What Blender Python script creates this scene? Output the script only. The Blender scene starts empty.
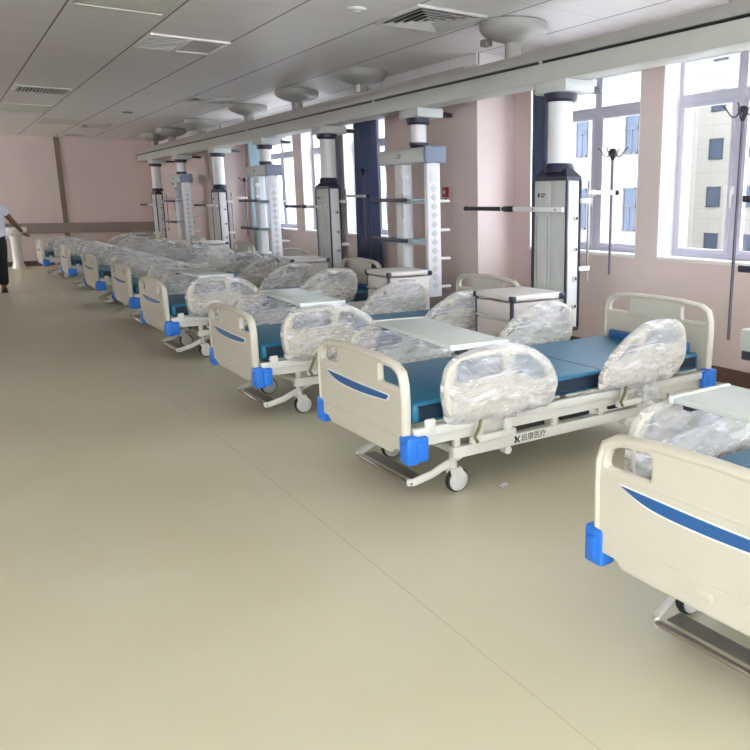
import bpy, bmesh, math, random
from mathutils import Vector, Matrix, noise
PI = math.pi
rnd = random.Random(7)
C = bpy.context.scene.collection
SC = bpy.context.scene

# ------------------------------------------------------------------ camera, sky, sun, exposure
H = 1.49
cam_d = bpy.data.cameras.new('camera')
cam = bpy.data.objects.new('camera', cam_d); C.objects.link(cam)
cam.location = (0, 0, H)
cam.rotation_euler = (math.radians(90 - 12.71), 0, math.radians(-35.82))
cam_d.sensor_width = 36; cam_d.lens = 766.78 / 750 * 36
cam_d.shift_x = -125 / 750
cam_d.clip_start = 0.05; cam_d.clip_end = 300
SC.camera = cam
SC.view_settings.view_transform = 'Standard'
SC.view_settings.look = 'None'
SC.view_settings.gamma = 1
SC.view_settings.use_curve_mapping = False
SC.view_settings.exposure = 0.12
SC.cycles.use_denoising = True
SC.cycles.max_bounces = 10
SC.cycles.diffuse_bounces = 6
SC.cycles.transparent_max_bounces = 24
SC.cycles.sample_clamp_indirect = 6

world = bpy.data.worlds.new('sky'); SC.world = world
world.use_nodes = True
wn = world.node_tree.nodes; wl = world.node_tree.links
wn['Background'].inputs[0].default_value = (0.86, 0.93, 1.0, 1)
wn['Background'].inputs[1].default_value = 11.0

sun_d = bpy.data.lights.new('sun', 'SUN'); sun_d.energy = 0.5; sun_d.angle = 0.3
sun_d.color = (1.0, 0.96, 0.9)
sun = bpy.data.objects.new('sun', sun_d); C.objects.link(sun)
sun.rotation_euler = (math.radians(52), 0, math.radians(-75))

def area(name, loc, target, sx, sy, power, col=(1, 1, 1)):
    d = bpy.data.lights.new(name, 'AREA'); d.shape = 'RECTANGLE'; d.size = sx; d.size_y = sy
    d.energy = power; d.color = col
    o = bpy.data.objects.new(name, d); C.objects.link(o)
    o.location = loc
    o.rotation_euler = (Vector(target) - Vector(loc)).to_track_quat('-Z', 'Y').to_euler()
    return o
# added fill lamps outside unseen openings, behind the camera and at the left side
area('fill_end', (0.8, -4.55, 1.7), (0.8, 5, 1.2), 8.6, 2.0, 20, (1.0, 1.0, 0.99))
area('fill_side', (-4.78, -.85, 1.85), (2, -.85, 1.75), 3.4, 1.6, 8, (1.0, 0.985, 0.97))

area('fill_side_far', (-4.78, 19.9, 1.85), (3, 20.3, 1.75), 1.9, 1.6, 70, (1.0, 0.985, 0.97))  # extra fill lamp added to brighten the back wall

# ------------------------------------------------------------------ materials
def nt(name):
    m = bpy.data.materials.new(name); m.use_nodes = True
    n = m.node_tree.nodes; return m, n, m.node_tree.links, n['Principled BSDF']

def lin(c):
    return tuple((v / 255 / 12.92) if v / 255 <= 0.04045 else ((v / 255 + 0.055) / 1.055) ** 2.4 for v in c)

def mat(name, rgb, rough=0.5, metal=0.0, noise_amt=0.05, scale=6.0, bump=0.0, bscale=40.0, spec=0.5, coat=0.0):
    m, n, l, p = nt(name)
    r, g, b = lin(rgb)
    tc = n.new('ShaderNodeTexCoord')
    nz = n.new('ShaderNodeTexNoise'); nz.inputs['Scale'].default_value = scale; nz.inputs['Detail'].default_value = 3
    l.new(tc.outputs['Object'], nz.inputs['Vector'])
    rp = n.new('ShaderNodeValToRGB')
    a = 1 - noise_amt; c = 1 + noise_amt
    rp.color_ramp.elements[0].position = 0.3; rp.color_ramp.elements[1].position = 0.7
    rp.color_ramp.elements[0].color = (r * a, g * a, b * a, 1); rp.color_ramp.elements[1].color = (min(1, r * c), min(1, g * c), min(1, b * c), 1)
    l.new(nz.outputs['Fac'], rp.inputs['Fac']); l.new(rp.outputs['Color'], p.inputs['Base Color'])
    p.inputs['Roughness'].default_value = rough; p.inputs['Metallic'].default_value = metal
    p.inputs['Specular IOR Level'].default_value = spec
    p.inputs['Coat Weight'].default_value = coat
    if bump:
        bn = n.new('ShaderNodeTexNoise'); bn.inputs['Scale'].default_value = bscale; bn.inputs['Detail'].default_value = 4
        l.new(tc.outputs['Object'], bn.inputs['Vector'])
        bp = n.new('ShaderNodeBump'); bp.inputs['Strength'].default_value = bump; bp.inputs['Distance'].default_value = 0.01
        l.new(bn.outputs['Fac'], bp.inputs['Height']); l.new(bp.outputs['Normal'], p.inputs['Normal'])
    return m

M = {}
M['abs'] = mat('cream_plastic', (203, 199, 184), 0.38, noise_amt=0.02)
M['frame'] = mat('cream_painted_steel', (214, 213, 205), 0.35, noise_amt=0.03)
M['blue'] = mat('blue_plastic', (38, 116, 214), 0.35, noise_amt=0.03)
M['stripe'] = mat('stripe_blue', (34, 92, 152), 0.4, noise_amt=0.05)
M['stripe_rim'] = mat('stripe_rim_white', (240, 240, 236), 0.35, noise_amt=0.01)
M['vinyl'] = mat('teal_vinyl', (28, 108, 142), 0.36, noise_amt=0.06, scale=3, bump=0.15, bscale=5)
M['vinyl_edge'] = mat('navy_vinyl', (16, 40, 60), 0.5, noise_amt=0.05)
M['black'] = mat('black_plastic', (28, 28, 32), 0.45, noise_amt=0.05)
M['navy'] = mat('dark_navy_plastic', (40, 42, 62), 0.4, noise_amt=0.05)
M['tyre'] = mat('dark_rubber', (44, 46, 50), 0.7, noise_amt=0.08)
M['hub'] = mat('hub_grey', (205, 205, 202), 0.45, noise_amt=0.03)
M['chrome'] = mat('brushed_steel', (190, 184, 176), 0.25, metal=1.0, noise_amt=0.05)
M['steel'] = mat('dull_steel', (140, 136, 134), 0.4, metal=0.7, noise_amt=0.06)
M['pole'] = mat('dark_pole', (92, 84, 98), 0.4, metal=0.3, noise_amt=0.05)
M['white'] = mat('white_enamel', (226, 226, 228), 0.35, noise_amt=0.02)
M['grey'] = mat('pendant_grey', (196, 200, 198), 0.4, noise_amt=0.02)
M['beam'] = mat('bridge_grey', (184, 186, 180), 0.4, noise_amt=0.03)
M['stalk'] = mat('stalk_grey', (160, 158, 154), 0.4, noise_amt=0.03)
M['bluegrey'] = mat('blue_grey_cap', (126, 136, 158), 0.45, noise_amt=0.03)
M['shelf'] = mat('shelf_glass_blue', (150, 178, 190), 0.2, noise_amt=0.03)
M['board'] = mat('pale_laminate', (206, 214, 210), 0.35, noise_amt=0.02)
M['cabinet'] = mat('cabinet_cream', (216, 210, 206), 0.4, noise_amt=0.02)
M['pink'] = mat('pink_paint', (216, 198, 194), 0.6, noise_amt=0.025, scale=1.5)
M['reveal'] = mat('white_reveal', (236, 232, 230), 0.6, noise_amt=0.01)
M['upvc'] = mat('window_frame_lilac', (196, 194, 210), 0.4, noise_amt=0.02)
M['baseboard'] = mat('brown_skirting', (98, 70, 60), 0.45, noise_amt=0.1)
M['post'] = mat('olive_trim', (120, 106, 84), 0.5, noise_amt=0.06)
M['band'] = mat('grey_wood_band', (140, 124, 116), 0.45, noise_amt=0.08, scale=3)
M['curtain'] = mat('blue_curtain', (104, 112, 132), 0.85, noise_amt=0.06)
def sheer(name, rgb):
    m = mat(name, rgb, 0.85, noise_amt=0.05); n = m.node_tree.nodes; l = m.node_tree.links
    tl = n.new('ShaderNodeBsdfTranslucent'); tl.inputs[0].default_value = (*lin(rgb), 1)
    mx = n.new('ShaderNodeMixShader'); mx.inputs[0].default_value = 0.55
    l.new(n['Principled BSDF'].outputs[0], mx.inputs[1]); l.new(tl.outputs[0], mx.inputs[2]); l.new(mx.outputs[0], n['Material Output'].inputs['Surface'])
    return m
M['teal_curtain'] = sheer('pale_blue_sheer', (186, 204, 210))
M['red'] = mat('alarm_red', (150, 22, 36), 0.4, noise_amt=0.03)
M['ventgrey'] = mat('vent_grey', (206, 204, 202), 0.45, noise_amt=0.02)
M['ventdark'] = mat('vent_dark', (70, 66, 66), 0.7, noise_amt=0.08)
M['lightpanel'] = mat('unlit_diffuser', (214, 216, 206), 0.5, noise_amt=0.01)
M['skin'] = mat('skin', (122, 84, 66), 0.55, noise_amt=0.05, scale=14)
M['shirt'] = mat('white_cotton', (214, 218, 226), 0.85, noise_amt=0.05, bump=0.3, bscale=9)
M['trouser'] = mat('black_cloth', (26, 26, 32), 0.85, noise_amt=0.1)
M['hair'] = mat('black_hair', (20, 18, 18), 0.6, noise_amt=0.2, scale=40)
M['ceramic'] = mat('white_ceramic', (232, 230, 226), 0.15, noise_amt=0.01)
M['leaflet'] = mat('olive_strap', (120, 116, 78), 0.7, noise_amt=0.2, scale=30)
M['ground'] = mat('concrete_paving', (190, 188, 182), 0.9, noise_amt=0.1)
M['roofing'] = mat('roof_grey', (130, 130, 128), 0.9, noise_amt=0.1)

def floor_mat():
    m, n, l, p = nt('beige_vinyl_floor')
    tc = n.new('ShaderNodeTexCoord')
    nz = n.new('ShaderNodeTexNoise'); nz.inputs['Scale'].default_value = 0.9; nz.inputs['Detail'].default_value = 6
    l.new(tc.outputs['Object'], nz.inputs['Vector'])
    rp = n.new('ShaderNodeValToRGB')
    rp.color_ramp.elements[0].position = 0.35; rp.color_ramp.elements[1].position = 0.68
    rp.color_ramp.elements[0].color = (*lin((198, 192, 165)), 1); rp.color_ramp.elements[1].color = (*lin((207, 202, 179)), 1)
    l.new(nz.outputs['Fac'], rp.inputs['Fac'])
    # welded seams every 2 m across X
    sx = n.new('ShaderNodeSeparateXYZ'); l.new(tc.outputs['Object'], sx.inputs[0])
    ad = n.new('ShaderNodeMath'); ad.operation = 'ADD'; ad.inputs[1].default_value = 100 - SEAM_X; l.new(sx.outputs['X'], ad.inputs[0])
    md = n.new('ShaderNodeMath'); md.operation = 'MODULO'; md.inputs[1].default_value = 2.0; l.new(ad.outputs[0], md.inputs[0])
    lt = n.new('ShaderNodeMath'); lt.operation = 'LESS_THAN'; lt.inputs[1].default_value = 0.005; l.new(md.outputs[0], lt.inputs[0])
    mx = n.new('ShaderNodeMixRGB'); mx.inputs[2].default_value = (*lin((182, 174, 146)), 1)
    l.new(lt.outputs[0], mx.inputs[0]); l.new(rp.outputs['Color'], mx.inputs[1]); l.new(mx.outputs[0], p.inputs['Base Color'])
    r2 = n.new('ShaderNodeMapRange'); r2.inputs[3].default_value = 0.3; r2.inputs[4].default_value = 0.42
    l.new(nz.outputs['Fac'], r2.inputs[0]); l.new(r2.outputs[0], p.inputs['Roughness'])
    p.inputs['Specular IOR Level'].default_value = 0.5
    return m
SEAM_X = 1.31
M['floor'] = floor_mat()

def ceiling_mat():
    m, n, l, p = nt('metal_ceiling_panels')
    tc = n.new('ShaderNodeTexCoord')
    sx = n.new('ShaderNodeSeparateXYZ'); l.new(tc.outputs['Object'], sx.inputs[0])
    def seam(axis, period, off, w):
        ad = n.new('ShaderNodeMath'); ad.operation = 'ADD'; ad.inputs[1].default_value = period * 200 - off; l.new(sx.outputs[axis], ad.inputs[0])
        md = n.new('ShaderNodeMath'); md.operation = 'MODULO'; md.inputs[1].default_value = period; l.new(ad.outputs[0], md.inputs[0])
        lt = n.new('ShaderNodeMath'); lt.operation = 'LESS_THAN'; lt.inputs[1].default_value = w; l.new(md.outputs[0], lt.inputs[0])
        return lt
    a = seam('X', 0.745, 1.025, 0.016); b = seam('Y', 0.60, 0.3, 0.005)
    nz = n.new('ShaderNodeTexNoise'); nz.inputs['Scale'].default_value = 1.4; nz.inputs['Detail'].default_value = 3
    l.new(tc.outputs['Object'], nz.inputs['Vector'])
    rp = n.new('ShaderNodeValToRGB')
    rp.color_ramp.elements[0].color = (*lin((226, 222, 222)), 1); rp.color_ramp.elements[1].color = (*lin((235, 232, 232)), 1)
    l.new(nz.outputs['Fac'], rp.inputs['Fac'])
    m1 = n.new('ShaderNodeMixRGB'); m1.inputs[2].default_value = (*lin((176, 172, 172)), 1)
    l.new(b.outputs[0], m1.inputs[0]); l.new(rp.outputs['Color'], m1.inputs[1])
    m2 = n.new('ShaderNodeMixRGB'); m2.inputs[2].default_value = (*lin((104, 98, 98)), 1)
    l.new(a.outputs[0], m2.inputs[0]); l.new(m1.outputs[0], m2.inputs[1]); l.new(m2.outputs[0], p.inputs['Base Color'])
    p.inputs['Roughness'].default_value = 0.42
    p.inputs['Specular IOR Level'].default_value = 0.5
    return m
M['ceiling'] = ceiling_mat()

def glass_mat():
    m, n, l, p = nt('window_glass')
    n.remove(p)
    tr = n.new('ShaderNodeBsdfTransparent'); tr.inputs[0].default_value = (0.95, 0.96, 0.98, 1)
    gl = n.new('ShaderNodeBsdfGlossy'); gl.inputs['Roughness'].default_value = 0.02
    mx = n.new('ShaderNodeMixShader'); mx.inputs[0].default_value = 0.06
    l.new(tr.outputs[0], mx.inputs[1]); l.new(gl.outputs[0], mx.inputs[2])
    l.new(mx.outputs[0], n['Material Output'].inputs['Surface'])
    return m
M['glass'] = glass_mat()

def wrap_mat():
    m, n, l, p = nt('clear_plastic_wrap')
    tc = n.new('ShaderNodeTexCoord')
    wp = n.new('ShaderNodeTexNoise'); wp.inputs['Scale'].default_value = 2.2; wp.inputs['Detail'].default_value = 2
    l.new(tc.outputs['Object'], wp.inputs['Vector'])
    av = n.new('ShaderNodeMixRGB'); av.blend_type = 'ADD'; av.inputs[0].default_value = 0.35
    l.new(tc.outputs['Object'], av.inputs[1]); l.new(wp.outputs['Color'], av.inputs[2])
    def crumple(scale, stretch, rot, feature):
        mp = n.new('ShaderNodeMapping'); mp.inputs['Rotation'].default_value = (0, rot, 0); mp.inputs['Scale'].default_value = stretch
        l.new(av.outputs[0], mp.inputs['Vector'])
        v = n.new('ShaderNodeTexVoronoi'); v.feature = feature; v.inputs['Scale'].default_value = scale
        l.new(mp.outputs[0], v.inputs['Vector']); return v
    h1 = crumple(6.0, (0.8, 1, 1.6), 0.6, 'F1'); h2 = crumple(15.0, (0.7, 1, 1.5), -0.7, 'F1')
    hm = n.new('ShaderNodeMath'); hm.operation = 'MULTIPLY_ADD'; hm.inputs[1].default_value = 0.45
    l.new(h2.outputs['Distance'], hm.inputs[0]); l.new(h1.outputs['Distance'], hm.inputs[2])
    edges = []  # fleck masks; glints painted in as whiter, more opaque film
    for sc_, st_, ro_, lo, hi in ((6.0, (0.5, 1, 2.6), 0.6, 0.57, 0.66), (8.0, (0.4, 1, 2.6), -0.8, 0.58, 0.66), (20.0, (0.6, 1, 2.0), 1.2, 0.60, 0.68)):
        mp = n.new('ShaderNodeMapping'); mp.inputs['Rotation'].default_value = (0, ro_, 0); mp.inputs['Scale'].default_value = st_
        l.new(av.outputs[0], mp.inputs['Vector'])
        e = n.new('ShaderNodeTexNoise'); e.inputs['Scale'].default_value = sc_; e.inputs['Detail'].default_value = 3; e.inputs['Distortion'].default_value = 0.6
        l.new(mp.outputs[0], e.inputs['Vector'])
        mr = n.new('ShaderNodeMapRange'); mr.inputs[1].default_value = lo; mr.inputs[2].default_value = hi; l.new(e.outputs['Fac'], mr.inputs[0]); edges.append(mr)
    mx1 = n.new('ShaderNodeMath'); mx1.operation = 'MAXIMUM'; l.new(edges[0].outputs[0], mx1.inputs[0]); l.new(edges[1].outputs[0], mx1.inputs[1])
    mx2 = n.new('ShaderNodeMath'); mx2.operation = 'MAXIMUM'; l.new(mx1.outputs[0], mx2.inputs[0]); l.new(edges[2].outputs[0], mx2.inputs[1])
    op = n.new('ShaderNodeMapRange'); op.inputs[3].default_value = 0.23; op.inputs[4].default_value = 0.80
    l.new(mx2.outputs[0], op.inputs[0])
    lw = n.new('ShaderNodeLayerWeight'); lw.inputs['Blend'].default_value = 0.35
    ad = n.new('ShaderNodeMath'); ad.operation = 'MULTIPLY_ADD'; ad.inputs[1].default_value = 0.45; ad.use_clamp = True
    l.new(lw.outputs['Facing'], ad.inputs[0]); l.new(op.outputs[0], ad.inputs[2])
    bp = n.new('ShaderNodeBump'); bp.inputs['Strength'].default_value = 0.8; bp.inputs['Distance'].default_value = 0.05
    l.new(hm.outputs[0], bp.inputs['Height'])
    p.inputs['Base Color'].default_value = (0.97, 0.96, 1.0, 1); p.inputs['Roughness'].default_value = 0.16
    p.inputs['Specular IOR Level'].default_value = 0.9
    l.new(bp.outputs[0], p.inputs['Normal'])
    tl = n.new('ShaderNodeBsdfTranslucent'); tl.inputs[0].default_value = (0.97, 0.96, 1.0, 1)
    m0 = n.new('ShaderNodeMixShader'); m0.inputs[0].default_value = 0.4
    l.new(p.outputs[0], m0.inputs[1]); l.new(tl.outputs[0], m0.inputs[2])
    tr = n.new('ShaderNodeBsdfTransparent'); tr.inputs[0].default_value = (0.97, 0.97, 0.98, 1)
    mx = n.new('ShaderNodeMixShader')
    l.new(ad.outputs[0], mx.inputs[0]); l.new(tr.outputs[0], mx.inputs[1]); l.new(m0.outputs[0], mx.inputs[2])
    l.new(mx.outputs[0], n['Material Output'].inputs['Surface'])
    return m
M['wrap'] = wrap_mat()

def facade_mat(name, w, h, rgb):
    m, n, l, p = nt(name)
    tc = n.new('ShaderNodeTexCoord')
    sp = n.new('ShaderNodeSeparateXYZ'); l.new(tc.outputs['Object'], sp.inputs[0])
    def seam(axis, period, wd):
        ad = n.new('ShaderNodeMath'); ad.operation = 'ADD'; ad.inputs[1].default_value = period * 100; l.new(sp.outputs[axis], ad.inputs[0])
        md = n.new('ShaderNodeMath'); md.operation = 'MODULO'; md.inputs[1].default_value = period; l.new(ad.outputs[0], md.inputs[0])
        lt = n.new('ShaderNodeMath'); lt.operation = 'LESS_THAN'; lt.inputs[1].default_value = wd; l.new(md.outputs[0], lt.inputs[0]); return lt
    a = seam('Y', w, 0.05); b = seam('Z', h, 0.05)
    mxm = n.new('ShaderNodeMath'); mxm.operation = 'MAXIMUM'; l.new(a.outputs[0], mxm.inputs[0]); l.new(b.outputs[0], mxm.inputs[1])
    mx = n.new('ShaderNodeMixRGB'); r = lin(rgb)
    mx.inputs[1].default_value = (*r, 1); mx.inputs[2].default_value = (r[0] * .8, r[1] * .77, r[2] * .78, 1)
    l.new(mxm.outputs[0], mx.inputs[0]); l.new(mx.outputs[0], p.inputs['Base Color'])
    p.inputs['Roughness'].default_value = 0.7
    return m
M['facade_a'] = facade_mat('cream_stone_cladding', 1.7, 1.65, (142, 137, 128))
M['facade_b'] = facade_mat('white_stone_cladding', 1.6, 1.6, (108, 105, 102))
M['far_glass'] = mat('far_window_glass', (66, 74, 88), 0.6, noise_amt=0.25, scale=0.4, spec=0.15)
M['far_frame'] = mat('far_window_frame', (58, 60, 70), 0.5, noise_amt=0.05)

def rail_pattern_mat():
    m, n, l, p = nt('outlet_rail_white')
    p.inputs['Base Color'].default_value = (*lin((232, 232, 238)), 1); p.inputs['Roughness'].default_value = 0.35
    return m
M['railwhite'] = rail_pattern_mat()

# ------------------------------------------------------------------ mesh helpers
class MB:
    def __init__(s): s.bm = bmesh.new()
    def box(s, lo, hi, r=0.0, seg=2, mx=None):
        c = [(lo[i] + hi[i]) / 2 for i in range(3)]; d = [abs(hi[i] - lo[i]) for i in range(3)]
        m4 = Matrix.Translation(c) @ Matrix.Diagonal((*d, 1))
        if mx is not None: m4 = mx @ m4
        res = bmesh.ops.create_cube(s.bm, size=1, matrix=m4)
        if r > 0:
            es = list({e for v in res['verts'] for e in v.link_edges})
            bmesh.ops.bevel(s.bm, geom=es, offset=min(r, min(d) * .45), segments=seg, affect='EDGES', profile=0.5)
        return s
    def cyl(s, a, b, r, r2=None, n=20, caps=True):
        a = Vector(a); b = Vector(b); d = b - a
        q = d.to_track_quat('Z', 'Y').to_matrix().to_4x4()
        bmesh.ops.create_cone(s.bm, cap_ends=caps, segments=n, radius1=r, radius2=r if r2 is None else r2, depth=d.length,
                              matrix=Matrix.Translation((a + b) / 2) @ q)
        return s
    def lathe(s, prof, n=28, axis='Z', loc=(0, 0, 0), mx=None):
        rings = []
        for (r, z) in prof:
            ring = []
            for k in range(n):
                t = 2 * PI * k / n
                v = Vector((r * math.cos(t), r * math.sin(t), z))
                if axis == 'Y': v = Vector((v.x, v.z, v.y))
                if axis == 'X': v = Vector((v.z, v.x, v.y))
                v = v + Vector(loc)
                if mx is not None: v = mx @ v
                ring.append(s.bm.verts.new(v))
            rings.append(ring)
        for a, b in zip(rings, rings[1:]):
            for k in range(n):
                try: s.bm.faces.new((a[k], a[(k + 1) % n], b[(k + 1) % n], b[k]))
                except ValueError: pass
        for ring in (rings[0], rings[-1]):
            try: s.bm.faces.new(ring)
            except ValueError: pass
        return s
    def tube(s, pts, r, n=10, flat=None):
        pts = [Vector(p) for p in pts]; rings = []
        up = None
        for i, p in enumerate(pts):
            t = (pts[min(i + 1, len(pts) - 1)] - pts[max(i - 1, 0)]).normalized()
            if up is None:
                up = Vector((0, 0, 1)) if abs(t.z) < .9 else Vector((1, 0, 0))
            u = t.cross(up).normalized(); w = u.cross(t).normalized(); up = w
            ru, rw = (r, r) if flat is None else flat
            rings.append([s.bm.verts.new(p + u * ru * math.cos(2 * PI * k / n) + w * rw * math.sin(2 * PI * k / n)) for k in range(n)])
        for a, b in zip(rings, rings[1:]):
            for k in range(n): s.bm.faces.new((a[k], a[(k + 1) % n], b[(k + 1) % n], b[k]))
        s.bm.faces.new(rings[0]); s.bm.faces.new(rings[-1])
        return s
    def mesh(s, me, mx=None):
        me = me.copy()
        if mx is not None: me.transform(mx)
        s.bm.from_mesh(me); bpy.data.meshes.remove(me)
        return s
    def poly(s, pts, faces):
        vs = [s.bm.verts.new(p) for p in pts]
        for f in faces:
            try: s.bm.faces.new([vs[i] for i in f])
            except ValueError: pass
        return s

def obj(name, mb, m, parent=None, smooth=True, loc=None, rotz=0):
    me = bpy.data.meshes.new(name)
    bmesh.ops.recalc_face_normals(mb.bm, faces=mb.bm.faces[:])
    mb.bm.to_mesh(me); mb.bm.free()
    me.materials.append(M[m])
    if smooth:
        for p in me.polygons: p.use_smooth = True
        me.set_sharp_from_angle(angle=math.radians(38))
    o = bpy.data.objects.new(name, me); C.objects.link(o)
    if parent is not None: o.parent = parent
    if loc is not None: o.location = loc
    if rotz: o.rotation_euler = (0, 0, rotz)
    return o

def tag(o, label, cat, group=None):
    o['label'] = label; o['category'] = cat
    if group: o['group'] = group
    return o
def thing(name, label, cat, loc=(0, 0, 0), rotz=0, group=None):
    o = bpy.data.objects.new(name, None); C.objects.link(o)
    o.empty_display_size = 0.1
    o.location = loc; o.rotation_euler = (0, 0, rotz)
    return tag(o, label, cat, group)
def struct(name, mb, m, parent=None, smooth=False):
    o = obj(name, mb, m, parent, smooth)
    if parent is None: o['kind'] = 'structure'
    return o
def copy_tree(o, parent=None):
    c = o.copy(); C.objects.link(c)
    if parent is not None: c.parent = parent
    for ch in list(o.children): copy_tree(ch, c)
    return c

def fillet(pts, seg=6):
    """pts: (x, y, r) -> rounded polygon points"""
    out = []; n = len(pts)
    for i in range(n):
        p = Vector(pts[i][:2]); r = pts[i][2] if len(pts[i]) > 2 else 0
        a = Vector(pts[i - 1][:2]); b = Vector(pts[(i + 1) % n][:2])
        if r <= 0: out.append(tuple(p)); continue
        da = (a - p); db = (b - p)
        ra = min(r, da.length * .49); rb = min(r, db.length * .49)
        s = p + da.normalized() * ra; e = p + db.normalized() * rb
        for k in range(seg + 1):
            t = k / seg
            q = s * (1 - t) ** 2 + p * 2 * t * (1 - t) + e * t * t
            out.append((q.x, q.y))
    return out

def plate(outlines, extrude, bevel=0.0, res=2):
    """filled 2-D outlines (first outer, then holes) -> mesh in XY with thickness along Z"""
    cu = bpy.data.curves.new('plate', 'CURVE'); cu.dimensions = '2D'; cu.fill_mode = 'BOTH'
    for o in outlines:
        sp = cu.splines.new('POLY'); sp.points.add(len(o) - 1); sp.use_cyclic_u = True
        for i, p in enumerate(o): sp.points[i].co = (p[0], p[1], 0, 1)
    cu.extrude = extrude; cu.bevel_depth = bevel; cu.bevel_resolution = res; cu.offset = -bevel
    ob = bpy.data.objects.new('plate', cu); C.objects.link(ob)
    dg = bpy.context.evaluated_depsgraph_get(); dg.update()
    me = bpy.data.meshes.new_from_object(ob.evaluated_get(dg), depsgraph=dg)
    bpy.data.objects.remove(ob); bpy.data.curves.remove(cu)
    return me
# plane maps for plates: (a, b, t) -> world
YZ = Matrix(((0, 0, 1, 0), (1, 0, 0, 0), (0, 1, 0, 0), (0, 0, 0, 1)))   # a->y, b->z, t->x
XZ = Matrix(((1, 0, 0, 0), (0, 0, -1, 0), (0, 1, 0, 0), (0, 0, 0, 1)))  # a->x, b->z, t->-y

def text_mesh(s, size, thick=0.0008):
    cu = bpy.data.curves.new('lettering', 'FONT'); cu.body = s; cu.size = size; cu.extrude = thick
    cu.align_x = 'CENTER'; cu.align_y = 'CENTER'; cu.resolution_u = 2
    ob = bpy.data.objects.new('lettering', cu); C.objects.link(ob)
    dg = bpy.context.evaluated_depsgraph_get(); dg.update()
    me = bpy.data.meshes.new_from_object(ob.evaluated_get(dg), depsgraph=dg)
    bpy.data.objects.remove(ob); bpy.data.curves.remove(cu)
    return me

# ------------------------------------------------------------------ the room
XW = 5.23; XC = 4.75; XL = -4.5; YB = 21.5; YF = -4.3; ZC = 2.99
SILL = 1.0; WTOP = 2.72
struct('floor', MB().box((XL - .3, YF - .4, -.2), (XW + .45, YB + .3, 0)), 'floor')
struct('ceiling', MB().box((XL - .3, YF - .4, ZC), (XW + .45, YB + .3, ZC + .35)), 'ceiling')
struct('wall_back', MB().box((XL - .3, YB, 0), (XW + .45, YB + .25, ZC)), 'pink')
# windows in the long wall: (near, far, mullion)
WINS = [(-3.9, -2.5, -3.2), (-2.2, -.8, -1.5), (-.5, .95, .2), (1.4, 2.95, 2.15), (3.3, 4.84, 4.17), (5.10, 6.70, 5.86),
        (9.85, 11.38, 10.6), (11.80, 13.07, 12.43), (13.44, 15.50, 14.50)]
w = MB()
edges = [YF - .4] + [v for a in WINS for v in a[:2]] + [YB + .3]
w.box((XW, edges[0], 0), (XW + .4, edges[-1], SILL)); w.box((XW, edges[0], WTOP), (XW + .4, edges[-1], ZC))
for i in range(0, len(edges), 2): w.box((XW, edges[i], SILL), (XW + .4, edges[i + 1], WTOP))
struct('wall_right', w, 'pink')
# unseen end and side walls, their openings added to let fill light in
w = MB()
w.box((XL - .3, YF - .2, 0), (XW, YF, .65)); w.box((XL - .3, YF - .2, 2.75), (XW, YF, ZC))
for x0, x1 in ((XL - .3, -3.6), (.6, .9), (5.1, XW)): w.box((x0, YF - .2, .65), (x1, YF, 2.75))
struct('wall_front', w, 'pink')
w = MB()
w.box((XL - .2, YF, 0), (XL, YB, 1.0)); w.box((XL - .2, YF, 2.7), (XL, YB, ZC))
for y0, y1 in ((YF, -2.6), (-.6, -.3), (.9, 18.9), (20.9, YB)): w.box((XL - .2, y0, 1.0), (XL, y1, 2.7))
struct('wall_left', w, 'pink')
struct('wall_right_column', MB().box((XC, 6.99, 0), (XW + .01, 9.07, ZC)), 'pink')
struct('wall_right_pier', MB().box((XC, 16.0, 0), (XW + .01, YB, ZC)), 'pink')
struct('trim_3', MB().box((XC - .02, 6.97, 2.88), (XW, 9.09, ZC)), 'ceiling')
struct('trim_4', MB().box((XC - .02, 15.98, 2.88), (XW, YB, ZC)), 'ceiling')
# skirting
b = MB()
b.box((XW - .018, YF, 0), (XW, 6.99, .13), .004); b.box((XW - .018, 9.07, 0), (XW, 16.0, .13), .004)
b.box((XC - .018, 6.972, 0), (XC, 9.088, .13), .004); b.box((XC - .018, 15.982, 0), (XC, YB, .13), .004)
b.box((XC, 6.972, 0), (XW - .018, 6.99, .13), .004); b.box((XC, 15.982, 0), (XW - .018, 16.0, .13), .004)
struct('baseboard_right', b, 'baseboard')
struct('baseboard_back', MB().box((XL, YB - .018, 0), (XC - .018, YB, .12), .004), 'baseboard')
struct('trim_1', MB().box((2.50, YB - .03, 0.12), (2.61, YB, ZC), .004), 'post')
struct('trim_2', MB().box((XL, YB - .055, .76), (XC, YB - .03, 1.0), .01), 'band')

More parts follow.
